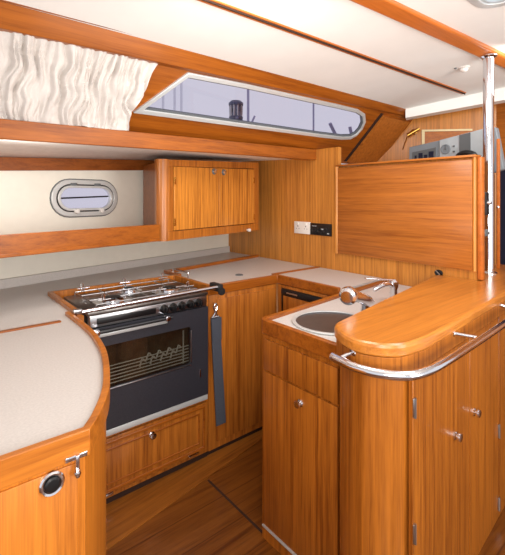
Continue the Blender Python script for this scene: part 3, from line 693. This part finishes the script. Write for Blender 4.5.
# ------------------------------------------------------------------ navigation corner seen over the panel
t = thing('chart_table', 'teak console behind the bulkhead carrying the instruments', 'console', (2.85, 1.3, 0))
bm = B(); box(bm, 2.765, 2.97, 1.075, 1.62, 0, 1.581, .004); obj('body', bm, 'vert', t)
t = thing('chart_display', 'grey framed chart display with a dark screen above the teak panel', 'display', (2.8, 1.47, 1.64))
def slab(bm, yz, x, d, tilt=0):
    ext(bm, [(x + tilt*(z-1.64), y, z) for y, z in yz], (d, 0, 0)); return bm
bm = B(); slab(bm, [(1.595, 1.582), (1.372, 1.582), (1.365, 1.822), (1.590, 1.795)], 2.80, .05); obj('housing', bm, 'grey', t, bevel=.005)
bm = B(); slab(bm, [(1.565, 1.60), (1.395, 1.60), (1.39, 1.775), (1.565, 1.755)], 2.797, .006); sc = obj('screen', bm, 'dgrey', t)
for a, b, z0, z1 in ((1.545, 1.53, 1.66, 1.73), (1.515, 1.485, 1.68, 1.745), (1.475, 1.45, 1.66, 1.73), (1.44, 1.405, 1.66, 1.75), (1.55, 1.41, 1.655, 1.69)):
    bm = B(); slab(bm, [(a, z0), (b, z0), (b, z1), (a, z1)], 2.795, .004); obj('screen_shape', bm, 'navy', sc)
ib = t = thing('instrument_board', 'pale grey instrument board with a round gauge behind the panel, left of the pole', 'instrument board', (2.79, 1.2, 1.6))
bm = B(); slab(bm, [(1.362, 1.582), (1.055, 1.582), (1.055, 1.868), (1.362, 1.822)], 2.79, .05); obj('board', bm, 'pale', t, bevel=.004)
bm = B(); slab(bm, [(1.225, 1.62), (1.155, 1.6), (1.155, 1.849), (1.225, 1.84)], 2.785, .008); obj('dark_strip', bm, 'dgrey', t)
bm = B(); lathe(bm, [(.034, 0), (.034, .005), (.028, .007), (.026, .003), (0, .003)], (2.79, 1.317, 1.755), (-1, 0, 0), 24); g = obj('gauge', bm, 'grey', t)
bm = B(); box(bm, 2.783, 2.787, 1.314, 1.32, 1.75, 1.778); lathe(bm, [(.006, 0), (.006, .006), (0, .007)], (2.788, 1.317, 1.755), (-1, 0, 0), 10); obj('pointer', bm, 'dgrey', g)
for z in (1.77, 1.735):
    bm = B(); box(bm, 2.783, 2.792, 1.255, 1.268, z-.006, z+.006, .002); obj('button', bm, 'dgrey', t)
t = thing('handset', 'black handset on the instrument board just above the teak panel', 'handset', (2.76, 1.17, 1.66))
bm = B(); tube(bm, smooth([(2.765, 1.225, 1.66), (2.755, 1.215, 1.70), (2.75, 1.17, 1.715), (2.755, 1.12, 1.70), (2.765, 1.115, 1.66)], 5), .018, 12); obj('grip', bm, 'black', t)
bm = B(); box(bm, 2.745, 2.79, 1.10, 1.235, 1.62, 1.675, .012); obj('cradle', bm, 'rubber', t)
bm = B(); slab(bm, [(1.053, 1.582), (1.01, 1.582), (.955, 1.60), (.972, 1.70), (1.00, 1.862), (1.053, 1.868)], 2.775, .05); obj('board_end', bm, 'grey', ib, bevel=.006)
t = thing('cupboard_door', 'teak cupboard door edged with cream trim on the far bulkhead', 'cupboard', (3.1, 1.75, 1.7))
fb = lambda s, z, out=0: (3.02 + .45*s - out*.909, 2.1 - .98*s - out*.417, z)     # along the far bulkhead
s0, s1 = .415, .74
bm = B(); ext(bm, [fb(s0, 1.55, 0), fb(s1, 1.55, 0), fb(s1, 1.945, 0), fb(s0, 1.965, 0)], Vector((-.909, -.417, 0))*.012); obj('door', bm, 'alongy', t)
bm = B(); ext(bm, [fb(s0-.012, 1.977, 0), fb(s1, 1.958, 0), fb(s1, 1.944, 0), fb(s0-.012, 1.962, 0)], Vector((-.909, -.417, 0))*.022)
ext(bm, [fb(s0-.012, 1.55, 0), fb(s0+.008, 1.55, 0), fb(s0+.008, 1.965, 0), fb(s0-.012, 1.965, 0)], Vector((-.909, -.417, 0))*.022); obj('trim', bm, 'cream', t)
t = thing('reading_lamp', 'tiny brass reading lamp on the far bulkhead left of the cupboard', 'lamp', fb(.345, 1.95))
bm = B(); lathe(bm, [(.025, 0), (.025, .006), (.01, .012), (.01, .03), (0, .03)], fb(.345, 1.965), (-.909, -.417, 0), 16); obj('base', bm, 'brass', t)
bm = B(); p = Vector(fb(.345, 1.965, .035)); tube(bm, [p + Vector((.02, -.04, .02)), p + Vector((-.02, .04, -.03))], [.012, .02], 12); obj('shade', bm, 'brass', t)
bm = B(); tube(bm, [p + Vector((-.02, .04, -.03)), p + Vector((-.01, .09, -.14))], .004, 8); obj('arm', bm, 'brass', t)

# little lamp on the headliner
lx, ly = 2.60, 1.115
t = thing('ceiling_lamp', 'small round white lamp with a dark switch on the headliner left of the pole', 'lamp', (lx, ly, zceil(ly)))
zc = zceil(ly) + .004
bm = B(); lathe(bm, [(.034, 0), (.034, -.008), (.028, -.012), (0, -.012)], (lx, ly, zc), seg=24); obj('base', bm, 'white', t)
bm = B(); lathe(bm, [(.026, -.010), (.024, -.02), (.014, -.03), (0, -.033)], (lx, ly, zc), seg=24); obj('lamp_lens', bm, 'lamp', t)
bm = B(); lathe(bm, [(.008, 0), (.008, -.014), (0, -.016)], (lx-.05, ly+.03, zc), seg=12); obj('switch', bm, 'dgrey', t)

# ------------------------------------------------------------------ out on deck, seen through the glass
bm = B(); prism(bm, [(-2, 2.14), (4.5, 2.45), (4.5, 3.6), (-2, 3.6)], 1.745, 1.76); struct('trim_13', bm, 'deck')
t = thing('deck_winch', 'dark ribbed winch on the side deck outside the long window', 'winch', (1.745, 2.30, 1.76))
wx, wy = 1.745, 2.30; zb = 1.76
bm = B(); lathe(bm, [(.055, 0), (.055, .03), (.034, .04), (.032, .20), (.05, .21), (0, .212)], (wx, wy, zb), seg=20); obj('pedestal', bm, 'winch', t)
bm = B(); lathe(bm, [(.048, .212), (.05, .23), (.040, .245), (.038, .285), (.044, .305), (.052, .315), (.052, .33), (.036, .345), (0, .348)], (wx, wy, zb), seg=20); obj('drum', bm, 'winch', t)
for k in range(10):
    a = k*2*PI/10; bm = B(); tube(bm, [(wx+.041*math.cos(a), wy+.041*math.sin(a), zb+.235), (wx+.043*math.cos(a), wy+.043*math.sin(a), zb+.31)], .006, 6); obj('rib', bm, 'steel', t)
for i, (a, b, r, lab) in enumerate((((1.45, 3.4, 1.7), (1.45, 3.4, 3.3), .010, 'thin upright wire seen outside left of the winch'),
        ((2.42, 3.0, 1.7), (2.42, 3.0, 3.2), .012, 'thin upright wire seen outside right of the winch'),
        ((2.26, 3.0, 1.76), (2.50, 3.0, 2.2), .010, 'slanting stay seen outside just right of the winch'),
        ((3.05, 2.75, 1.7), (3.05, 2.75, 3.2), .009, 'upright wire seen outside left of the slanting dark bars'))):
    bm = B(); tube(bm, [a, b], r, 8); tag(obj('rigging_wire', bm, 'stay'), lab, 'wire', 'rigging wires outside the long window')
for a, b, lab in (((3.0, 2.5, 2.12), (3.28, 2.5, 1.78), 'left dark slanting bar seen through the right end of the window'),
        ((3.3, 2.5, 2.12), (3.42, 2.5, 1.78), 'right dark slanting bar seen through the right end of the window')):
    bm = B(); tube(bm, [a, b], .016, 8); tag(obj('frame_bar', bm, 'stay'), lab, 'bar', 'slanting bars outside the long window')
bm = B(); tube(bm, [(.45, 3.0, 1.408), (1.55, 3.28, 1.450)], .006, 8); tag(obj('guard_line', bm, 'black'), 'dark slanting line seen outside through the oval portlight', 'line')
t = thing('moored_boat', 'blue and grey boats moored beyond the left end of the long window', 'boat', (3.2, 7.6, 1.6))
bm = B(); ext(bm, [(2.5, 7.2, 2.2), (4.4, 7.2, 2.2), (4.6, 7.2, 2.42), (2.4, 7.2, 2.42)], (0, .6, 0)); obj('boat_hull', bm, 'deck', t)
bm = B(); box(bm, 2.75, 2.98, 7.15, 7.6, 2.45, 2.85, .02); obj('cover', bm, 'boat', t)
bm = B(); box(bm, 3.5, 3.6, 7.15, 7.3, 2.7, 3.0, .02); obj('cover', bm, 'boat', t)
for x in (3.7, 3.95, 4.1):
    bm = B(); tube(bm, [(x, 7.2, 2.3), (x, 7.2, 6)], .025, 8); obj('mast', bm, 'deck', t)

# ------------------------------------------------------------------ light, sky, camera
wd = bpy.data.worlds.new('harbour sky'); bpy.context.scene.world = wd; wd.use_nodes = True
bg = wd.node_tree.nodes['Background']; bg.inputs['Color'].default_value = lin((248, 248, 252)); bg.inputs['Strength'].default_value = 1.0
def area(name, loc, target, size, power, col=(255, 250, 244), sy=None):
    l = bpy.data.lights.new(name, 'AREA'); l.size = size; l.energy = power; l.color = lin(col)[:3]
    if sy: l.shape = 'RECTANGLE'; l.size_y = sy
    o = bpy.data.objects.new(name, l); C.objects.link(o); o.location = loc
    o.rotation_euler = (Vector(target)-Vector(loc)).to_track_quat('-Z', 'Y').to_euler(); return o
area('rear_fill', (-.3, -1.2, 1.95), (1.3, 1.4, .7), 1.4, 40)  # broad soft fill added behind the camera, no opening modelled
area('flash', (.02, -.1, 1.28), (1.2, 1.9, 1.45), .35, 11)
area('hatch_light', (1.66, .44, 2.26), (1.6, .6, 0), .5, 8, (245, 248, 255))
area('overhead_fill', (.95, 1.05, 2.15), (1.2, 1.5, .9), .5, 9)  # unseen overhead fill added; no fitting hangs here
area('ceiling_uplight', (1.5, -1.1, 1.2), (1.9, .7, 2.2), 1.0, 30)  # upward light added to whiten the headliner
area('bounce_fill', (1.0, .75, 1.12), (1.0, .8, 2.2), .8, 8)  # added mid-air, imitates light bounced up to soffit and ceiling
area('hull_fill', (.35, 1.95, 1.60), (.7, 2.8, 1.25), .25, 2.2)  # added to brighten hull and shelf; no real lamp under the soffit
area('aft_fill', (2.62, .75, 2.2), (2.85, 1.4, 1.8), .3, 2.5)  # unseen fill added for the instrument corner
cd = bpy.data.cameras.new('camera'); cam = bpy.data.objects.new('camera', cd); C.objects.link(cam)
cd.sensor_fit = 'HORIZONTAL'; cd.sensor_width = 36; cd.lens = 410/505*36
cd.shift_y = -80.5/505; cd.clip_start = .02
cam.location = (0, 0, 1.43); cam.rotation_euler = (PI/2, 0, math.radians(50.5-90))
sc = bpy.context.scene; sc.camera = cam
sc.view_settings.view_transform = 'Standard'; sc.view_settings.look = 'None'
sc.view_settings.exposure = 0; sc.view_settings.gamma = 1
